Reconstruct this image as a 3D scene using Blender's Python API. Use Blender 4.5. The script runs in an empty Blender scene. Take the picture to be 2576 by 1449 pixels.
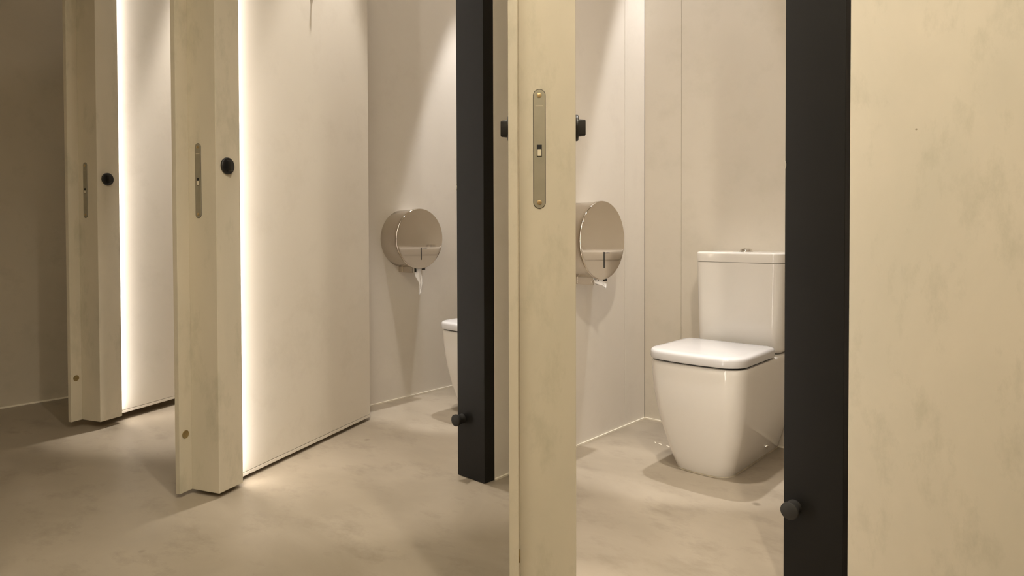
import bpy, bmesh, math, random
from mathutils import Vector, Matrix
random.seed(7)
scene = bpy.context.scene
col = scene.collection
PI = math.pi

# ------------------------------------------------------------------ camera
W_PX, H_PX = 2576.0, 1449.0
F_PX, CY_PX = 1666.1, 612.1
YAW, PITCH, ROLL = 0.7267, 0.0181, -0.003
fwd = Vector((-math.sin(YAW) * math.cos(PITCH), math.cos(YAW) * math.cos(PITCH), -math.sin(PITCH)))
rgt = Vector((math.cos(YAW), math.sin(YAW), 0))
upv = rgt.cross(fwd)
r2 = rgt * math.cos(ROLL) + upv * math.sin(ROLL)
u2 = upv * math.cos(ROLL) - rgt * math.sin(ROLL)
cam_data = bpy.data.cameras.new('camera')
cam_data.sensor_width = 36.0
cam_data.lens = 36.0 * F_PX / W_PX
cam_data.shift_y = -(H_PX / 2 - CY_PX) / W_PX
cam_data.clip_start = 0.05
cam = bpy.data.objects.new('camera', cam_data)
col.objects.link(cam)
m = Matrix((r2, u2, -fwd)).transposed().to_4x4()
m.translation = Vector((1.5214, -1.5718, 0.8398))
cam.matrix_world = m
scene.camera = cam

# ------------------------------------------------------------------ world, exposure, lamp levels
world = bpy.data.worlds.new('world')
scene.world = world
world.use_nodes = True
world.node_tree.nodes['Background'].inputs[0].default_value = (1.0, 0.86, 0.66, 1)
world.node_tree.nodes['Background'].inputs[1].default_value = 0.02
vs = scene.view_settings
vs.view_transform = 'Standard'
vs.look = 'None'
vs.gamma = 1.0
vs.exposure = 0.0
vs.use_curve_mapping = False

WARM = (1.0, 0.91, 0.75)       # corridor downlight
SOFT = (1.0, 0.93, 0.85)       # doorway downlights
PALE = (1.0, 0.975, 0.96)      # downlights at the back of the cubicles
LEDC = (1.0, 0.93, 0.86)       # LED strips in the doors
FILLC = (1.0, 0.92, 0.72)      # added fill strip under the corridor ceiling
CORRIDOR_W, FRONT_W, BACK_W = 100.0, 155.0, 175.0
FILL_SPOT_W = 78.0  # extra downlight added to brighten the floor before the open doors
SPILL = 170.0                  # glow of the doorway downlights' lenses outside their beam
LED_STRENGTH = 39.0
FILL_STRENGTH = 108.0          # unseen fill strip added to brighten the corridor

PITCH_X = 1.1017               # cubicle spacing
POST_W, POST_D = 0.129, 0.048
DEPTH = 1.0304                 # cubicle depth
CEIL = 2.9
X0, X1, Y0 = -2.40, 2.20, -2.7

# ------------------------------------------------------------------ materials
def mat(name, base, rough=0.5, metal=0.0, var=None, scale=3.0, var2=None, scale2=14.0, bump=0.0, bump_scale=60.0,
        spec=0.5, coat=0.0, rough_var=0.0, speck=None, stretch=None):
    mt = bpy.data.materials.new(name)
    mt.use_nodes = True
    nt = mt.node_tree
    b = nt.nodes['Principled BSDF']
    b.inputs['Base Color'].default_value = (*base, 1)
    b.inputs['Roughness'].default_value = rough
    b.inputs['Metallic'].default_value = metal
    b.inputs['Specular IOR Level'].default_value = spec
    b.inputs['Coat Weight'].default_value = coat
    b.inputs['Coat Roughness'].default_value = 0.05
    geo = nt.nodes.new('ShaderNodeNewGeometry')
    vec = geo.outputs['Position']
    if stretch:                    # grain drawn out along one direction
        mp = nt.nodes.new('ShaderNodeMapping')
        mp.inputs['Rotation'].default_value = stretch[0]
        mp.inputs['Scale'].default_value = stretch[1]
        nt.links.new(vec, mp.inputs['Vector'])
        vec = mp.outputs['Vector']
    def noise(sc, det=6, ro=0.6, dist=0.0):
        n = nt.nodes.new('ShaderNodeTexNoise')
        n.inputs['Scale'].default_value = sc
        n.inputs['Detail'].default_value = det
        n.inputs['Roughness'].default_value = ro
        n.inputs['Distortion'].default_value = dist
        nt.links.new(vec, n.inputs['Vector'])
        return n
    def ramp(src, lo, hi):
        r = nt.nodes.new('ShaderNodeMapRange')
        r.inputs['From Min'].default_value = lo
        r.inputs['From Max'].default_value = hi
        nt.links.new(src, r.inputs['Value'])
        return r.outputs['Result']
    cur = None
    if var:
        n = noise(scale, dist=0.6)
        mx = nt.nodes.new('ShaderNodeMix'); mx.data_type = 'RGBA'
        nt.links.new(ramp(n.outputs['Fac'], 0.35, 0.68), mx.inputs['Factor'])
        mx.inputs['A'].default_value = (*base, 1)
        mx.inputs['B'].default_value = (*var, 1)
        cur = mx.outputs['Result']
        if rough_var:
            rr = nt.nodes.new('ShaderNodeMapRange')
            rr.inputs['From Min'].default_value = 0.3
            rr.inputs['From Max'].default_value = 0.7
            rr.inputs['To Min'].default_value = rough - rough_var
            rr.inputs['To Max'].default_value = rough + rough_var
            nt.links.new(n.outputs['Fac'], rr.inputs['Value'])
            nt.links.new(rr.outputs['Result'], b.inputs['Roughness'])
    if var2:
        n = noise(scale2, det=8, ro=0.7)
        mx = nt.nodes.new('ShaderNodeMix'); mx.data_type = 'RGBA'
        nt.links.new(ramp(n.outputs['Fac'], 0.52, 0.78), mx.inputs['Factor'])
        if cur: nt.links.new(cur, mx.inputs['A'])
        else: mx.inputs['A'].default_value = (*base, 1)
        mx.inputs['B'].default_value = (*var2, 1)
        cur = mx.outputs['Result']
    for spc, sps, spr in (speck or ()):
        v = nt.nodes.new('ShaderNodeTexVoronoi')
        v.inputs['Scale'].default_value = sps
        nt.links.new(geo.outputs['Position'], v.inputs['Vector'])
        mx = nt.nodes.new('ShaderNodeMix'); mx.data_type = 'RGBA'
        nt.links.new(ramp(v.outputs['Distance'], spr, spr * 0.5), mx.inputs['Factor'])
        if cur: nt.links.new(cur, mx.inputs['A'])
        else: mx.inputs['A'].default_value = (*base, 1)
        mx.inputs['B'].default_value = (*spc, 1)
        cur = mx.outputs['Result']
    if cur: nt.links.new(cur, b.inputs['Base Color'])
    if bump:
        n = noise(bump_scale, det=4)
        bp = nt.nodes.new('ShaderNodeBump')
        bp.inputs['Strength'].default_value = bump
        bp.inputs['Distance'].default_value = 0.002
        nt.links.new(n.outputs['Fac'], bp.inputs['Height'])
        nt.links.new(bp.outputs['Normal'], b.inputs['Normal'])
    return mt

def emit(name, colr, strength):
    mt = bpy.data.materials.new(name)
    mt.use_nodes = True
    nt = mt.node_tree
    b = nt.nodes['Principled BSDF']
    b.inputs['Base Color'].default_value = (*colr, 1)
    b.inputs['Emission Color'].default_value = (*colr, 1)
    b.inputs['Emission Strength'].default_value = strength
    return mt

M = {}
M['board'] = mat('cement_board', (0.655, 0.59, 0.475), 0.62, var=(0.59, 0.54, 0.435), scale=3.2,
                 var2=(0.46, 0.43, 0.33), scale2=7.0, bump=0.08, bump_scale=90, spec=0.3,
                 speck=[((0.30, 0.25, 0.17), 9.0, 0.022)], stretch=((0, 0, 0), (1.25, 1.25, 0.55)))
M['inner'] = mat('inner_board', (0.77, 0.715, 0.63), 0.6, var=(0.745, 0.69, 0.605), scale=1.6,
                 var2=(0.70, 0.645, 0.56), scale2=6.0, bump=0.05, bump_scale=110, spec=0.3)
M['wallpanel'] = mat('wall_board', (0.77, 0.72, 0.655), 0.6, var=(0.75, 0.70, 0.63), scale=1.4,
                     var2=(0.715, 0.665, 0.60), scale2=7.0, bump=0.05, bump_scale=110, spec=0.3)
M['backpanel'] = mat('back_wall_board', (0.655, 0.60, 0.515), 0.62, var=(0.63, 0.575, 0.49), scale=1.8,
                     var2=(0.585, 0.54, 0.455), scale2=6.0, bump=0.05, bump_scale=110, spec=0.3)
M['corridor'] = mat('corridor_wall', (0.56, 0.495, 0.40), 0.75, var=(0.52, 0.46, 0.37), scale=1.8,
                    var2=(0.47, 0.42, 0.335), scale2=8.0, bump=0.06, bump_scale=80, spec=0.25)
M['ceiling'] = mat('ceiling_paint', (0.50, 0.45, 0.37), 0.85, var=(0.48, 0.43, 0.355), scale=2)
M['floor'] = mat('polished_concrete', (0.300, 0.252, 0.190), 0.42, var=(0.370, 0.314, 0.242), scale=3.2,
                 var2=(0.225, 0.185, 0.137), scale2=5.5, bump=0.04, bump_scale=40, spec=0.4, rough_var=0.07,
                 speck=[((0.62, 0.56, 0.46), 7.0, 0.014), ((0.20, 0.165, 0.12), 2.6, 0.045)], stretch=((0, 0, -0.75), (0.8, 1.35, 1.0)))
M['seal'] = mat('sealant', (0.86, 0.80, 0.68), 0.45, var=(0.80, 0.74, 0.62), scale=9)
M['oldseal'] = mat('dirty_sealant', (0.42, 0.36, 0.27), 0.6, var=(0.30, 0.25, 0.18), scale=25)
M['dark'] = mat('core_gap', (0.09, 0.08, 0.065), 0.8, var=(0.07, 0.06, 0.05), scale=5)
M['black'] = mat('black_metal', (0.0078, 0.0070, 0.0061), 0.5, var=(0.0094, 0.0085, 0.0074), scale=4, bump=0.05, bump_scale=400, spec=0.22)
M['rubber'] = mat('black_rubber', (0.019, 0.0172, 0.015), 0.65, var=(0.026, 0.0235, 0.020), scale=30, spec=0.35)
M['knob'] = mat('black_knob', (0.009, 0.0085, 0.008), 0.4, var=(0.018, 0.016, 0.014), scale=40)
M['steel'] = mat('lock_steel', (0.40, 0.37, 0.30), 0.45, metal=0.7, var=(0.36, 0.34, 0.27), scale=20)
M['screw'] = mat('brass_screw', (0.62, 0.47, 0.27), 0.32, metal=0.9, var=(0.5, 0.38, 0.2), scale=200)
M['bolt'] = mat('latch_bolt', (0.80, 0.74, 0.60), 0.35, metal=0.3, var=(0.74, 0.68, 0.55), scale=60)
M['hole'] = mat('dark_hole', (0.010, 0.010, 0.010), 0.7, var=(0.013, 0.012, 0.012), scale=50)
M['seat'] = mat('bumper_seat_brass', (0.30, 0.22, 0.09), 0.5, metal=0.2, var=(0.22, 0.16, 0.07), scale=80)
M['brushed'] = mat('brushed_steel', (0.64, 0.59, 0.525), 0.20, metal=1.0, var=(0.61, 0.565, 0.50), scale=8)
M['face'] = mat('satin_steel_face', (0.60, 0.545, 0.475), 0.075, metal=1.0, var=(0.585, 0.53, 0.46), scale=8)
M['print'] = mat('grey_print', (0.20, 0.19, 0.20), 0.5, var=(0.24, 0.23, 0.24), scale=90)
M['paper'] = mat('tissue', (0.93, 0.91, 0.90), 0.9, var=(0.90, 0.88, 0.87), scale=60, bump=0.12, bump_scale=200)
M['ceramic'] = mat('white_ceramic', (0.75, 0.715, 0.665), 0.10, var=(0.74, 0.705, 0.655), scale=3, coat=0.35)
M['lid'] = mat('toilet_lid_plastic', (0.585, 0.57, 0.565), 0.14, var=(0.575, 0.56, 0.555), scale=3)
M['chrome'] = mat('chrome', (0.8, 0.78, 0.75), 0.08, metal=1.0, var=(0.78, 0.76, 0.73), scale=20)
M['led'] = emit('led_strip_light', LEDC, LED_STRENGTH)
M['lamp_warm'] = emit('downlight_lens_warm', WARM, 6.0)
M['lamp_soft'] = emit('downlight_lens_soft', SOFT, SPILL)
M['lamp_pale'] = emit('downlight_lens_pale', PALE, SPILL * 0.3)
M['line'] = emit('fill_strip_glow', FILLC, FILL_STRENGTH)

# ------------------------------------------------------------------ helpers
def tag(o, label=None, cat=None, group=None, kind=None):
    if label: o['label'] = label
    if cat: o['category'] = cat
    if group: o['group'] = group
    if kind: o['kind'] = kind
    return o

def empty(name, loc=(0, 0, 0), rz=0.0):
    o = bpy.data.objects.new(name, None)
    o.empty_display_size = 0.1
    col.objects.link(o)
    o.location = loc
    o.rotation_euler = (0, 0, rz)
    return o

def link(name, bm, mt, parent=None, smooth=False):
    me = bpy.data.meshes.new(name)
    bmesh.ops.recalc_face_normals(bm, faces=bm.faces)
    bm.to_mesh(me)
    bm.free()
    if smooth:
        for p in me.polygons: p.use_smooth = True
        try: me.set_sharp_from_angle(angle=math.radians(40))
        except Exception: pass
    me.materials.append(M[mt] if isinstance(mt, str) else mt)
    o = bpy.data.objects.new(name, me)
    col.objects.link(o)
    if parent: o.parent = parent
    return o

def add_box(bm, x0, x1, y0, y1, z0, z1, bev=0.0, seg=2):
    r = bmesh.ops.create_cube(bm, size=1)
    for v in r['verts']:
        v.co = Vector(((x0 + x1) / 2 + v.co.x * (x1 - x0), (y0 + y1) / 2 + v.co.y * (y1 - y0), (z0 + z1) / 2 + v.co.z * (z1 - z0)))
    if bev:
        es = list({e for v in r['verts'] for e in v.link_edges})
        bmesh.ops.bevel(bm, geom=es, offset=bev, segments=seg, profile=0.5, affect='EDGES', clamp_overlap=True)

def box(name, b, mt, parent=None, bev=0.0, seg=2):
    bm = bmesh.new()
    add_box(bm, *b, bev=bev, seg=seg)
    return link(name, bm, mt, parent)

def lathe(bm, prof, axis='z', origin=(0, 0, 0), n=64):
    """prof: list of (radius, height)."""
    rings = []
    o = Vector(origin)
    def P(a, r, h):
        c, s = r * math.cos(a), r * math.sin(a)
        if axis == 'z': q = Vector((c, s, h))
        elif axis == 'x': q = Vector((h, c, s))
        else: q = Vector((s, h, c))
        return o + q
    for r, h in prof:
        if r < 1e-6: rings.append([bm.verts.new(P(0, 0, h))])
        else: rings.append([bm.verts.new(P(2 * PI * i / n, r, h)) for i in range(n)])
    for a, b in zip(rings, rings[1:]):
        if len(a) == 1 and len(b) == 1: continue
        for i in range(n):
            j = (i + 1) % n
            if len(a) == 1: bm.faces.new((a[0], b[i], b[j]))
            elif len(b) == 1: bm.faces.new((a[i], b[0], a[j]))
            else: bm.faces.new((a[i], b[i], b[j], a[j]))

def turned(name, prof, mt, parent=None, axis='z', origin=(0, 0, 0), n=64):
    bm = bmesh.new()
    lathe(bm, prof, axis, origin, n)
    return link(name, bm, mt, parent, smooth=True)

def loft(bm, rings, cap0=True, cap1=True):
    vr = [[bm.verts.new(p) for p in r] for r in rings]
    n = len(vr[0])
    for a, b in zip(vr, vr[1:]):
        for i in range(n):
            j = (i + 1) % n
            bm.faces.new((a[i], a[j], b[j], b[i]))
    if cap0: bm.faces.new(vr[0][::-1])
    if cap1: bm.faces.new(vr[-1])

def copy_tree(o, parent=None):
    c = o.copy()
    col.objects.link(c)
    c.parent = parent
    for ch in [q for q in bpy.data.objects if q.parent == o and q != c]:
        copy_tree(ch, c)
    return c

# ------------------------------------------------------------------ the room
T = 0.12
tag(box('floor', (X0 - T, X1 + T, Y0 - T, DEPTH + T, -0.12, 0.0), 'floor'), 'polished taupe concrete floor running from corridor into cubicles', 'floor', kind='structure')
tag(box('ceiling', (X0 - T, X1 + T, Y0 - T, DEPTH + T, CEIL, CEIL + 0.1), 'ceiling'), 'plain ceiling above corridor and cubicles', 'ceiling', kind='structure')
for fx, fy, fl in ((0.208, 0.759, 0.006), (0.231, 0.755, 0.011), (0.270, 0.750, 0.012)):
    bm = bmesh.new()               # small pale flecks on the floor beside the toilet foot
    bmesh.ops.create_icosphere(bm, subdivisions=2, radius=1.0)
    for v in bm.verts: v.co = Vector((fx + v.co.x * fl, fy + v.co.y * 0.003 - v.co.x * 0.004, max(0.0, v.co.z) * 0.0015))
    link('floor_fleck', bm, 'seal', bpy.data.objects['floor'], smooth=True)
wl = empty('wall_left', (X0, 0, 0))
tag(wl, 'dark taupe end wall in shadow at far left of corridor', 'wall', kind='structure')
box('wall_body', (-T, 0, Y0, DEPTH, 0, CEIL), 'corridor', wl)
box('sealant_bead', (0.0, 0.006, Y0, DEPTH, 0.0, 0.007), 'seal', wl)
tag(box('wall_right', (X1, X1 + T, Y0, DEPTH, 0, CEIL), 'corridor'), 'corridor end wall out of view at right', 'wall', kind='structure')
tag(box('wall_front', (X0, X1, Y0 - T, Y0, 0, CEIL), 'corridor'), 'long corridor wall behind the camera', 'wall', kind='structure')

wb = empty('wall_back', (0, DEPTH, 0))
tag(wb, 'pale cement board wall behind the toilets', 'wall', kind='structure')
box('wall_body', (X0, X1, 0.012, T, 0, CEIL), 'dark', wb)
for k in (-2, -1, 0, 1):
    xs, xe = k * PITCH_X, (k + 1) * PITCH_X - POST_W
    xe = min(xe, X1)
    xs2 = X0 if k == -2 else xs
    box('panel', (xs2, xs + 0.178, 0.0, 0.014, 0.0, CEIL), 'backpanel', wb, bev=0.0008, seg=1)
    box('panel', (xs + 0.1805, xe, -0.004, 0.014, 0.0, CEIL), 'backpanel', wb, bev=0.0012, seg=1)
    box('sealant_bead', (xs2, xs + 0.178, -0.006, 0.0, 0.0, 0.006), 'seal', wb)
    box('sealant_bead', (xs + 0.1805, xe, -0.010, -0.004, 0.0, 0.006), 'seal', wb)

def partition(k, label):
    x = k * PITCH_X
    o = empty('wall_partition', (x, 0, 0))
    tag(o, label, 'partition wall', 'partition walls between the cubicles', 'structure')
    box('wall_body', (-POST_W + 0.012, -0.012, POST_D, DEPTH - 0.001, 0, CEIL), 'dark', o)
    for xa, xb in ((-0.014, 0.0), (-POST_W, -POST_W + 0.014)):
        if k == -1 and xb == 0.0:
            box('panel', (xa, xb, POST_D + 0.0005, DEPTH - 0.001, 0.0, CEIL), 'wallpanel', o, bev=0.0008, seg=1)
            continue
        box('panel', (xa, xb, POST_D + 0.0005, 0.8655, 0.0, CEIL), 'wallpanel', o, bev=0.0008, seg=1)
        box('panel', (xa, xb, 0.8675, DEPTH - 0.001, 0.0, CEIL), 'wallpanel', o, bev=0.0008, seg=1)
    box('sealant_bead', (0.0, 0.006, POST_D, DEPTH - 0.012, 0.0, 0.006), 'seal', o)
    box('sealant_bead', (-POST_W - 0.006, -POST_W, POST_D, DEPTH - 0.012, 0.0, 0.006), 'seal', o)
    return o
partition(-1, 'pale partition wall carrying the fully visible round paper dispenser')
partition(0, 'pale partition wall beside the fully visible toilet, carrying the half-hidden dispenser')
partition(1, 'pale partition wall hidden behind the nearest black post')

# ------------------------------------------------------------------ black door posts
def post(k, label):
    x = k * PITCH_X
    o = empty('door_post', (x - POST_W / 2, POST_D / 2, 0))
    tag(o, label, 'post', 'black posts between the cubicle doors')
    h = POST_W / 2
    box('post_body', (-h, h, -POST_D / 2, POST_D / 2, 0.002, CEIL), 'black', o, bev=0.0012, seg=2)
    s = box('strike_plate', (-h - 0.0015, -h, -0.018, 0.010, 0.93, 1.10), 'black', o, bev=0.0006, seg=1)
    bm = bmesh.new()      # curved strike lip that shows as a small sliver on the post's edge
    rings = []
    for i in range(9):
        a = -1.0 + 2.0 * i / 8
        yy = -POST_D / 2 - 0.0012 * math.cos(a * PI / 2)
        z = 0.992 + a * 0.011
        rings.append([(-h - 0.0003, yy, z), (-h + 0.0025 * math.cos(a * PI / 2) + 0.0003, yy, z), (-h + 0.0025 * math.cos(a * PI / 2) + 0.0003, -POST_D / 2 + 0.002, z), (-h - 0.0003, -POST_D / 2 + 0.002, z)])
    loft(bm, rings)
    link('strike_lip', bm, 'steel', s, smooth=True)
    bx, bz = -0.105 + h, 0.200
    b = turned('door_bumper', [(0, 0), (0.0165, 0), (0.0155, -0.010), (0.0175, -0.024), (0.0195, -0.0262), (0.0202, -0.029), (0.0198, -0.034), (0.0180, -0.0355), (0, -0.0355)],
               'rubber', o, axis='y', origin=(bx, -POST_D / 2, bz), n=48)
    return o
post(-1, 'far black post hidden behind the middle open door')
post(0, 'slim black post with rubber bumper left of the centre door edge')
post(1, 'wide black post with rubber bumper nearest camera, right of the toilet')

# ------------------------------------------------------------------ pivoting cubicle doors
DOOR_H = 2.45
U_H, U_S, U_E, U_L = -0.144, 0.668, 0.770, 0.817        # hinge end, stile start, lock edge, lip end
V_IN, V_ST, V_LIP, V_OUT = 0.030, 0.068, -0.045, -0.063  # inner panel, stile face, lip inner face, outer face
LOCK_Z, KNOB_Z, KNOB_U = 1.003, 1.051, 0.724

def capsule_ring(cy, cz, w, h, x, n=14):
    r = w / 2
    pts = []
    for i in range(n + 1):
        a = PI * i / n
        pts.append((x, cy + r * math.cos(a), cz + h / 2 - r + r * math.sin(a)))
    for i in range(n + 1):
        a = PI + PI * i / n
        pts.append((x, cy + r * math.cos(a), cz - h / 2 + r + r * math.sin(a)))
    return pts

def make_knob(parent, side):
    """round rose and a tapered square turn; side +1 = inner face, -1 = outer face"""
    v0 = V_ST if side > 0 else V_OUT
    rose = turned('lock_rose', [(0, 0), (0.0262, 0), (0.0270, side * 0.002), (0.0266, side * 0.0055), (0.0250, side * 0.007), (0, side * 0.007)],
                  'knob', parent, axis='y', origin=(KNOB_U, v0, KNOB_Z), n=48)
    bm = bmesh.new()
    y1, y2 = v0 + side * 0.0065, v0 + side * 0.0215
    a, b = 0.0175, 0.0160
    def sq(h, y, r):
        pts = []
        g = h * 0.42
        r = min(r, g * 0.5)
        for cx, cz, a0 in ((g - r, h - r, 0), (-g + r, h - r, 90), (-g + r, -h + r, 180), (g - r, -h + r, 270)):
            for i in range(5):
                t = math.radians(a0 + 22.5 * i)
                pts.append((KNOB_U + cx + r * math.cos(t), y, KNOB_Z + cz + r * math.sin(t)))
        return pts
    loft(bm, [sq(a, y1, 0.006), sq(b + 0.0003, y2 - side * 0.0015, 0.006), sq(b - 0.0012, y2, 0.005)])
    link('thumb_turn', bm, 'knob', rose, smooth=True)

def make_door(name, k, theta, label, gap=0.014, hook=True):
    d = empty(name, (k * PITCH_X + 0.215, 0.06, gap - 0.014), -math.radians(theta))
    tag(d, label, 'door', 'pivoting cubicle doors', 'structure')
    z0 = 0.014
    box('outer_board', (-0.205, U_L, V_OUT, V_LIP, z0, DOOR_H), 'board', d, bev=0.0010, seg=2)
    box('lock_stile', (U_S, U_E, V_LIP, V_ST, z0, DOOR_H), 'board', d, bev=0.0012, seg=2)
    box('door_core', (U_H - 0.006, U_S, V_LIP, V_IN - 0.012, z0, DOOR_H), 'board', d)
    box('inner_panel', (U_H, U_S, V_IN - 0.012, V_IN, z0 + 0.0135, DOOR_H), 'inner', d, bev=0.0006, seg=1)
    box('bottom_rail', (U_H, U_S, V_IN - 0.012, V_IN + 0.0004, z0, z0 + 0.0115), 'inner', d, bev=0.0004, seg=1)
    # LED strip in the step behind the lock stile, shining along the inner panel
    bm = bmesh.new()
    prof = [(U_S, V_IN + 0.008), (U_S - 0.013, V_IN + 0.0105), (U_S - 0.0005, V_IN + 0.0285), (U_S, V_IN + 0.029)]
    loft(bm, [[(u, v, z) for u, v in prof] for z in (0.03, DOOR_H - 0.02)])
    ch = link('led_channel', bm, 'steel', d)
    bm = bmesh.new()
    prof = [(U_S - 0.0118, V_IN + 0.0125), (U_S - 0.0128, V_IN + 0.0130), (U_S - 0.0035, V_IN + 0.0265), (U_S - 0.0025, V_IN + 0.0260)]
    loft(bm, [[(u, v, z) for u, v in prof] for z in (0.032, DOOR_H - 0.022)])
    link('led_strip', bm, 'led', ch)
    # lock face plate on the door edge
    cv = -0.004
    bm = bmesh.new()
    loft(bm, [capsule_ring(cv, LOCK_Z, 0.0250, 0.2375, U_E - 0.002), capsule_ring(cv, LOCK_Z, 0.0250, 0.2375, U_E + 0.0002)])
    link('plate_recess', bm, 'dark', d)
    bm = bmesh.new()
    loft(bm, [capsule_ring(cv, LOCK_Z, 0.0228, 0.2350, U_E - 0.002), capsule_ring(cv, LOCK_Z, 0.0228, 0.2350, U_E + 0.0010), capsule_ring(cv, LOCK_Z, 0.0218, 0.2340, U_E + 0.0015)])
    lp = link('lock_plate', bm, 'steel', d)
    box('bolt_slot', (U_E + 0.0010, U_E + 0.0017, cv - 0.0050, cv + 0.0050, LOCK_Z - 0.0155, LOCK_Z + 0.0085), 'hole', lp)
    box('latch_bolt', (U_E, U_E + 0.0030, cv - 0.0036, cv + 0.0040, LOCK_Z - 0.0140, LOCK_Z - 0.0005), 'bolt', lp, bev=0.0005, seg=1)
    for s in (-1, 1):
        sc = turned('screw', [(0, 0.0023), (0.003, 0.0022), (0.0048, 0.0016), (0.0048, 0)], 'screw', lp, axis='x', origin=(U_E + 0.0005, cv, LOCK_Z + s * 0.1060), n=20)
        # cross slot of the screw, drawn on its head
    box('stamped_mark', (U_E + 0.00150, U_E + 0.00165, cv - 0.0078, cv + 0.0078, LOCK_Z + 0.0845, LOCK_Z + 0.0858), 'bolt', lp)
    # round seat in the lip that the post's bumper closes against
    seat = turned('bumper_seat', [(0.0125, 0.0), (0.0128, 0.0012), (0.0118, 0.0018), (0.0085, 0.0010), (0.0065, 0.0004), (0, 0.0003)], 'seat', d, axis='y', origin=(U_E + 0.0235, V_LIP, 0.198), n=32)
    make_knob(d, 1)
    make_knob(d, -1)
    if hook:
        hu, hz = 0.243, 1.741
        h = turned('coat_hook', [(0, 0), (0.009, 0), (0.009, 0.003), (0.0035, 0.0045), (0.0035, 0.014), (0.006, 0.016), (0.006, 0.020), (0, 0.0205)], 'knob', d, axis='y', origin=(hu, V_IN, hz + 0.0075), n=32)
    return d
make_door('door_1', 1, 0.0, 'closed beige cement board door filling the right edge, right of widest black post', hook=False)
make_door('door_2', 0, 52.0, 'nearest open door, seen edge-on in the centre with a large lock plate')
make_door('door_3', -1, 69.2, 'middle open door with round black knob, broad glowing inner panel beside a dispenser')
make_door('door_4', -2, 69.8, 'farthest open door at left beside the dark end wall, narrow glowing inner panel', gap=0.032)

# ------------------------------------------------------------------ toilets
def rrect(cx, hw, y0, y1, z, rf, rb, bow=0.0, n=8, m_=8):
    """rounded rectangle ring, counter-clockwise from above; y0 = front"""
    pts = []
    cs = [(cx + hw - rf, y0 + rf, -90, rf), (cx + hw - rb, y1 - rb, 0, rb), (cx - hw + rb, y1 - rb, 90, rb), (cx - hw + rf, y0 + rf, 180, rf)]
    arcs = []
    for x, y, a0, r in cs:
        arcs.append([(x + r * math.cos(math.radians(a0 + 90 * i / n)), y + r * math.sin(math.radians(a0 + 90 * i / n))) for i in range(n + 1)])
    for i in range(4):
        pts += arcs[i]
        a, b = arcs[i][-1], arcs[(i + 1) % 4][0]
        for j in range(1, m_):
            t = j / m_
            pts.append((a[0] + (b[0] - a[0]) * t, a[1] + (b[1] - a[1]) * t))
    out = []
    for x, y in pts:
        f = max(0.0, 1 - (y - y0) / max(1e-6, (y1 - y0) * 0.6))
        out.append((x, y - bow * f * max(0, 1 - ((x - cx) / hw) ** 2), z))
    return out

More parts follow.
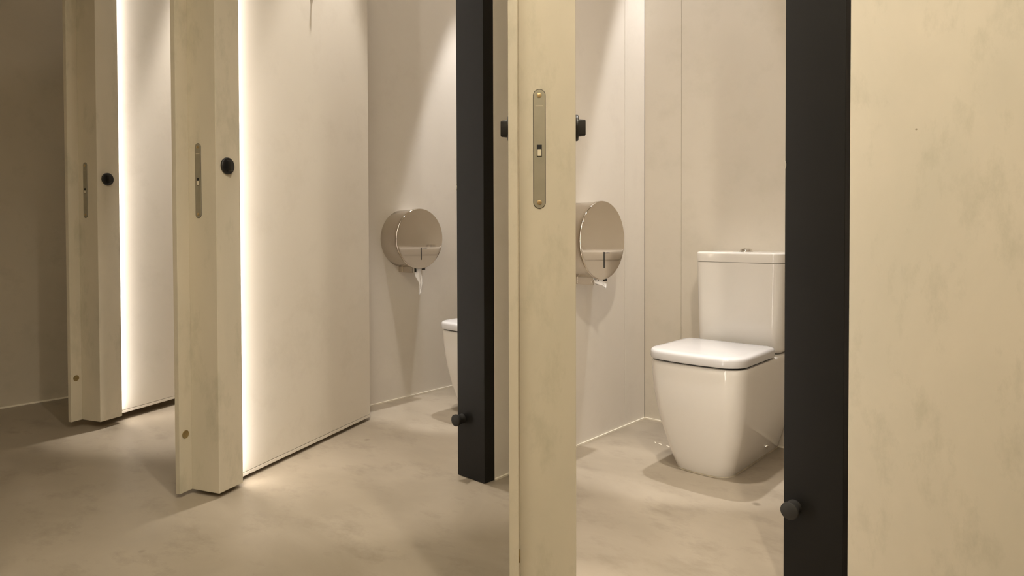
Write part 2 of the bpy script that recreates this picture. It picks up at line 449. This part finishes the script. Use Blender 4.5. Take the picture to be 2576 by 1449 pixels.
def make_toilet(label):
    c = 0.0
    X = 0.488
    t = empty('toilet', (X, DEPTH - 0.006, 0))
    tag(t, label, 'toilet', 'white floor-standing toilets')
    yb = 0.0                       # local y = 0 at the back wall, front is negative
    def Y(y): return y - (DEPTH - 0.006)
    bm = bmesh.new()
    secs = [(0.0, 0.103, 0.572), (0.006, 0.106, 0.568), (0.05, 0.120, 0.556), (0.10, 0.1345, 0.544), (0.16, 0.1495, 0.531), (0.22, 0.1610, 0.520),
            (0.28, 0.1685, 0.512), (0.33, 0.1722, 0.507), (0.365, 0.1738, 0.505), (0.378, 0.1738, 0.505), (0.3835, 0.1715, 0.508), (0.386, 0.164, 0.516)]
    rings = [rrect(c, hw, Y(y0), yb, z, 0.045 + z * 0.03, 0.012, bow=0.016) for z, hw, y0 in secs]
    loft(bm, rings)
    bowl = link('bowl', bm, 'ceramic', t, smooth=True)
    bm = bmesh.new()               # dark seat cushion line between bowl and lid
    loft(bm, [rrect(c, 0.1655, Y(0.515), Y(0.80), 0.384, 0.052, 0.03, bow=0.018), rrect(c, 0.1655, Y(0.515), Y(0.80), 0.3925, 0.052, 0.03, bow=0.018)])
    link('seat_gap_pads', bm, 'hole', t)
    bm = bmesh.new()
    lid = []
    for ins, z in ((0.006, 0.3905), (0.001, 0.3925), (0.0, 0.397), (0.0, 0.412), (0.0012, 0.4185), (0.0045, 0.4225), (0.010, 0.4245), (0.03, 0.4258), (0.08, 0.4270)):
        lid.append(rrect(c, 0.1755 - ins, Y(0.497) + ins, Y(0.822) - ins, z, max(0.012, 0.060 - ins * 0.5), max(0.010, 0.036 - ins * 0.3), bow=0.020))
    loft(bm, lid)
    link('lid', bm, 'lid', t, smooth=True)
    for s in (-1, 1):
        turned('lid_hinge', [(0, -0.017), (0.008, -0.017), (0.008, 0.017), (0, 0.017)], 'lid', t, axis='x', origin=(c + s * 0.085, Y(0.838), 0.396), n=20)
    bm = bmesh.new()
    tk = []
    for z, hw, y0 in ((0.388, 0.150, 0.872), (0.394, 0.158, 0.866), (0.405, 0.1625, 0.8625), (0.50, 0.1650, 0.8605), (0.62, 0.1675, 0.8585), (0.7185, 0.1695, 0.857)):
        tk.append(rrect(c + 0.006, hw, Y(y0), yb, z, 0.034, 0.012, bow=0.006))
    loft(bm, tk)
    link('tank', bm, 'ceramic', t, smooth=True)
    bm = bmesh.new()
    tl = []
    for ins, z in ((0.004, 0.7190), (0.0005, 0.7215), (0.0, 0.725), (0.0, 0.7500), (0.0012, 0.7545), (0.004, 0.7570), (0.009, 0.7582), (0.05, 0.7588)):
        tl.append(rrect(c + 0.006, 0.1715 - ins, Y(0.855) + ins, yb - min(ins, 0.01), z, max(0.012, 0.036 - ins * 0.5), 0.012, bow=0.006))
    loft(bm, tl)
    link('tank_lid', bm, 'ceramic', t, smooth=True)
    fb = turned('flush_button', [(0.0265, 0), (0.0265, 0.003), (0.0235, 0.0045), (0, 0.0045)], 'chrome', t, origin=(c + 0.012, Y(0.935), 0.7585), n=40)
    for s in (-1, 1):
        bm = bmesh.new()
        pr = []
        for r, z in ((0.0205, 0.0040), (0.0205, 0.0085), (0.0170, 0.0115), (0.008, 0.0125)):
            ring = [(c + 0.012 + s * (0.002 + r * math.cos(a)), Y(0.935) + r * math.sin(a), 0.7585 + z) for a in [(-PI / 2) + PI * i / 16 for i in range(17)]]
            pr.append(ring if s > 0 else ring[::-1])
        loft(bm, pr)
        link('flush_half', bm, 'chrome', fb, smooth=True)
    turned('screw_cap', [(0.0075, 0.0), (0.0075, 0.007), (0.006, 0.009), (0, 0.0095)], 'chrome', t, axis='x', origin=(c + 0.118, Y(0.858), 0.047), n=24)
    bm = bmesh.new()               # sealant round the foot
    loft(bm, [rrect(c, 0.1085, Y(0.5665), yb, 0.0005, 0.048, 0.012, bow=0.016), rrect(c, 0.1065, Y(0.569), yb, 0.0045, 0.046, 0.012, bow=0.016)])
    link('sealant_bead', bm, 'oldseal', t)
    return t
toilet = make_toilet('white toilet with closed lid and tank, fully seen beside the wide black post')
t2 = copy_tree(toilet)
t2.location.x -= PITCH_X
tag(t2, 'white toilet mostly hidden behind the slim black post, only its lid edge showing')

# ------------------------------------------------------------------ paper dispensers
def make_dispenser(x, yc, zc, label):
    o = empty('toilet_paper_dispenser', (x, yc, zc))
    tag(o, label, 'dispenser', 'round steel toilet paper dispensers')
    R = 0.147
    turned('drum', [(0, 0.0005), (R - 0.004, 0.0005), (R - 0.003, 0.003), (R - 0.003, 0.114), (R - 0.006, 0.116), (0, 0.116)], 'brushed', o, axis='x', n=128)
    cover = turned('front_cover', [(R - 0.004, 0.108), (R, 0.1085), (R + 0.001, 0.111), (R + 0.0012, 0.122), (R + 0.0006, 0.1252), (R - 0.0014, 0.1272), (R - 0.0050, 0.1275), (R - 0.012, 0.1271), (0, 0.1271)], 'face', o, axis='x', n=128)
    box('sight_slot', (0.1268, 0.1277, -0.0035 + 0.006, 0.0035 + 0.006 - 0.001, -0.104, -0.044), 'hole', cover)
    cu = bpy.data.curves.new('maker_lettering', 'FONT')
    cu.body = 'NOFER'
    cu.size = 0.0085
    cu.extrude = 0.0002
    cu.space_character = 1.1
    cu.materials.append(M['print'])
    tmp = bpy.data.objects.new('lettering_curve', cu)
    col.objects.link(tmp)
    bpy.context.view_layer.update()
    me = bpy.data.meshes.new_from_object(tmp.evaluated_get(bpy.context.evaluated_depsgraph_get()))
    bpy.data.objects.remove(tmp)
    bpy.data.curves.remove(cu)
    tx = bpy.data.objects.new('maker_lettering', me)
    col.objects.link(tx)
    tx.parent = cover
    tx.location = (0.1273, 0.0135, -0.0505)
    tx.rotation_euler = (PI / 2, 0, PI / 2)
    # serrated tear-off plate under the drum
    bm = bmesh.new()
    n = 18
    top = -0.144
    xa, xb = 0.028, 0.104
    tops, bots = [], []
    for i in range(2 * n + 1):
        xx = xa + (xb - xa) * i / (2 * n)
        tops.append((xx, top + 0.004)); bots.append((xx, -0.1655 - (0.0035 if i % 2 else 0.0)))
    for yy in (-0.031, -0.029):
        tv = [bm.verts.new((q[0], yy, q[1])) for q in tops]
        bv = [bm.verts.new((q[0], yy, q[1])) for q in bots]
        for i in range(2 * n): bm.faces.new((tv[i], tv[i + 1], bv[i + 1], bv[i]))
    tp = link('tear_off_plate', bm, 'brushed', o)
    turned('rivet', [(0.0035, 0), (0.003, -0.0015), (0, -0.0018)], 'chrome', tp, axis='y', origin=(0.096, -0.031, -0.156), n=16)
    box('wall_bracket', (0.0, 0.030, -0.034, 0.034, -0.168, -0.135), 'brushed', o, bev=0.002, seg=1)
    box('cutter_peg', (0.106, 0.118, -0.0215, -0.0165, -0.1650, -0.140), 'knob', o, bev=0.001, seg=1)
    box('cutter_peg', (0.106, 0.118, 0.026, 0.040, -0.1560, -0.138), 'knob', o, bev=0.001, seg=1)
    return o
D1Y, D2Y, DZ = 0.558, 0.512, 0.805
make_dispenser(-PITCH_X, D1Y, DZ, 'round brushed steel toilet paper dispenser seen whole, tissue hanging below')
make_dispenser(0.0, D2Y, DZ, 'round steel toilet paper dispenser half hidden behind the centre door edge')

def paper_tail(x, yc, ztop, pts, label):
    """crumpled strip of tissue: pts = (dy centre, half width, z offset, dx)"""
    bm = bmesh.new()
    rows = []
    nn = 8
    for i, (cy, hw, dz, dx) in enumerate(pts):
        row = []
        for j in range(nn + 1):
            s = -1 + 2 * j / nn
            fold = 0.003 * math.sin(s * 4 + i * 0.8) + 0.0015 * math.cos(s * 8 + i * 1.6)
            row.append(bm.verts.new((x + dx + fold, yc + cy + s * hw + 0.001 * math.sin(i * 2.3 + j), ztop + dz + 0.002 * math.sin(j * 2.1 + i))))
        rows.append(row)
    for a, b in zip(rows, rows[1:]):
        for j in range(nn): bm.faces.new((a[j], a[j + 1], b[j + 1], b[j]))
    o = link('toilet_paper', bm, 'paper', None, smooth=True)
    md = o.modifiers.new('thickness', 'SOLIDIFY'); md.thickness = 0.0012
    tag(o, label, 'toilet paper', 'tissue ends under the dispensers')
    return o
paper_tail(-PITCH_X + 0.100, D1Y, DZ - 0.138, [(0.004, 0.021, 0.004, 0), (0.004, 0.0205, -0.018, 0.004), (0.004, 0.020, -0.034, 0.006), (0.008, 0.018, -0.050, 0.006), (0.014, 0.014, -0.066, 0.008), (0.018, 0.010, -0.082, 0.008), (0.014, 0.008, -0.097, 0.009), (0.011, 0.0085, -0.113, 0.010), (0.013, 0.008, -0.126, 0.010), (0.008, 0.002, -0.137, 0.010)],
           'long crumpled white tissue end hanging under the fully visible dispenser')
paper_tail(0.1135, D2Y, DZ - 0.141, [(-0.016, 0.034, 0.0, 0), (-0.012, 0.033, -0.010, 0.003), (-0.008, 0.031, -0.018, 0.006), (0.006, 0.020, -0.025, 0.008), (0.016, 0.010, -0.031, 0.010), (0.018, 0.003, -0.040, 0.011)],
           'short torn white tissue end under the half hidden dispenser')

# ------------------------------------------------------------------ downlights
def downlight(x, y, watts, colr, half_deg, blend, label, lens, radius=0.03, aim=None):
    o = empty('downlight', (x, y, CEIL))
    tag(o, label, 'downlight', 'recessed ceiling downlights')
    turned('trim_ring', [(0.036, 0.0), (0.050, -0.0005), (0.052, -0.003), (0.050, -0.006), (0.040, -0.008), (0.036, -0.004)], 'black', o, n=40)
    turned('lens', [(0.0355, -0.0005), (0.0355, -0.0015), (0, -0.0015)], lens, o, n=32)
    l = bpy.data.lights.new('downlight_beam', 'SPOT')
    l.energy = watts
    l.color = colr
    l.spot_size = math.radians(half_deg * 2)
    l.spot_blend = blend
    l.shadow_soft_size = radius
    lo = bpy.data.objects.new('downlight_beam', l)
    col.objects.link(lo)
    lo.parent = o
    lo.location = (0, 0, -0.03)
    if aim:
        dv = Vector(aim) - Vector((x, y, CEIL - 0.03))
        lo.rotation_euler = dv.to_track_quat('-Z', 'Y').to_euler()
    return o
def fill_light(x, y, half, lens, label):  # unseen glowing strip, added behind the camera as soft fill
    lf = empty('fill_strip', (x, y, CEIL))
    tag(lf, label, 'fill light')
    box('profile', (-half, half, -0.05, 0.05, -0.012, 0.0), 'black', lf, bev=0.002, seg=1)
    box('diffuser', (-half + 0.02, half - 0.02, -0.04, 0.04, -0.0135, -0.0115), lens, lf)
fill_light(1.5, -2.2, 0.60, 'line', 'unseen fill strip added over the near end of the corridor')
downlight(1.57, -0.95, CORRIDOR_W, WARM, 70, 0.6, 'recessed corridor downlight over the closed door', 'lamp_warm', radius=0.03)
downlight(0.30, -0.98, FILL_SPOT_W, WARM, 30, 0.9, 'added fill downlight over the corridor floor, in front of the open doors', 'lamp_warm', radius=0.10)
for k, nm in ((0, 'nearest'), (-1, 'middle'), (-2, 'farthest')):
    downlight(k * PITCH_X + 0.49, -0.01, FRONT_W * (1.6 if k == -2 else 1.0), SOFT, 18.3, 0.45, 'recessed downlight above the doorway of the %s open cubicle' % nm, 'lamp_soft', radius=0.045)
    downlight(k * PITCH_X + 0.25, 0.972, BACK_W, PALE, 16.0, 0.25, 'recessed downlight at the back of the %s open cubicle' % nm, 'lamp_pale')
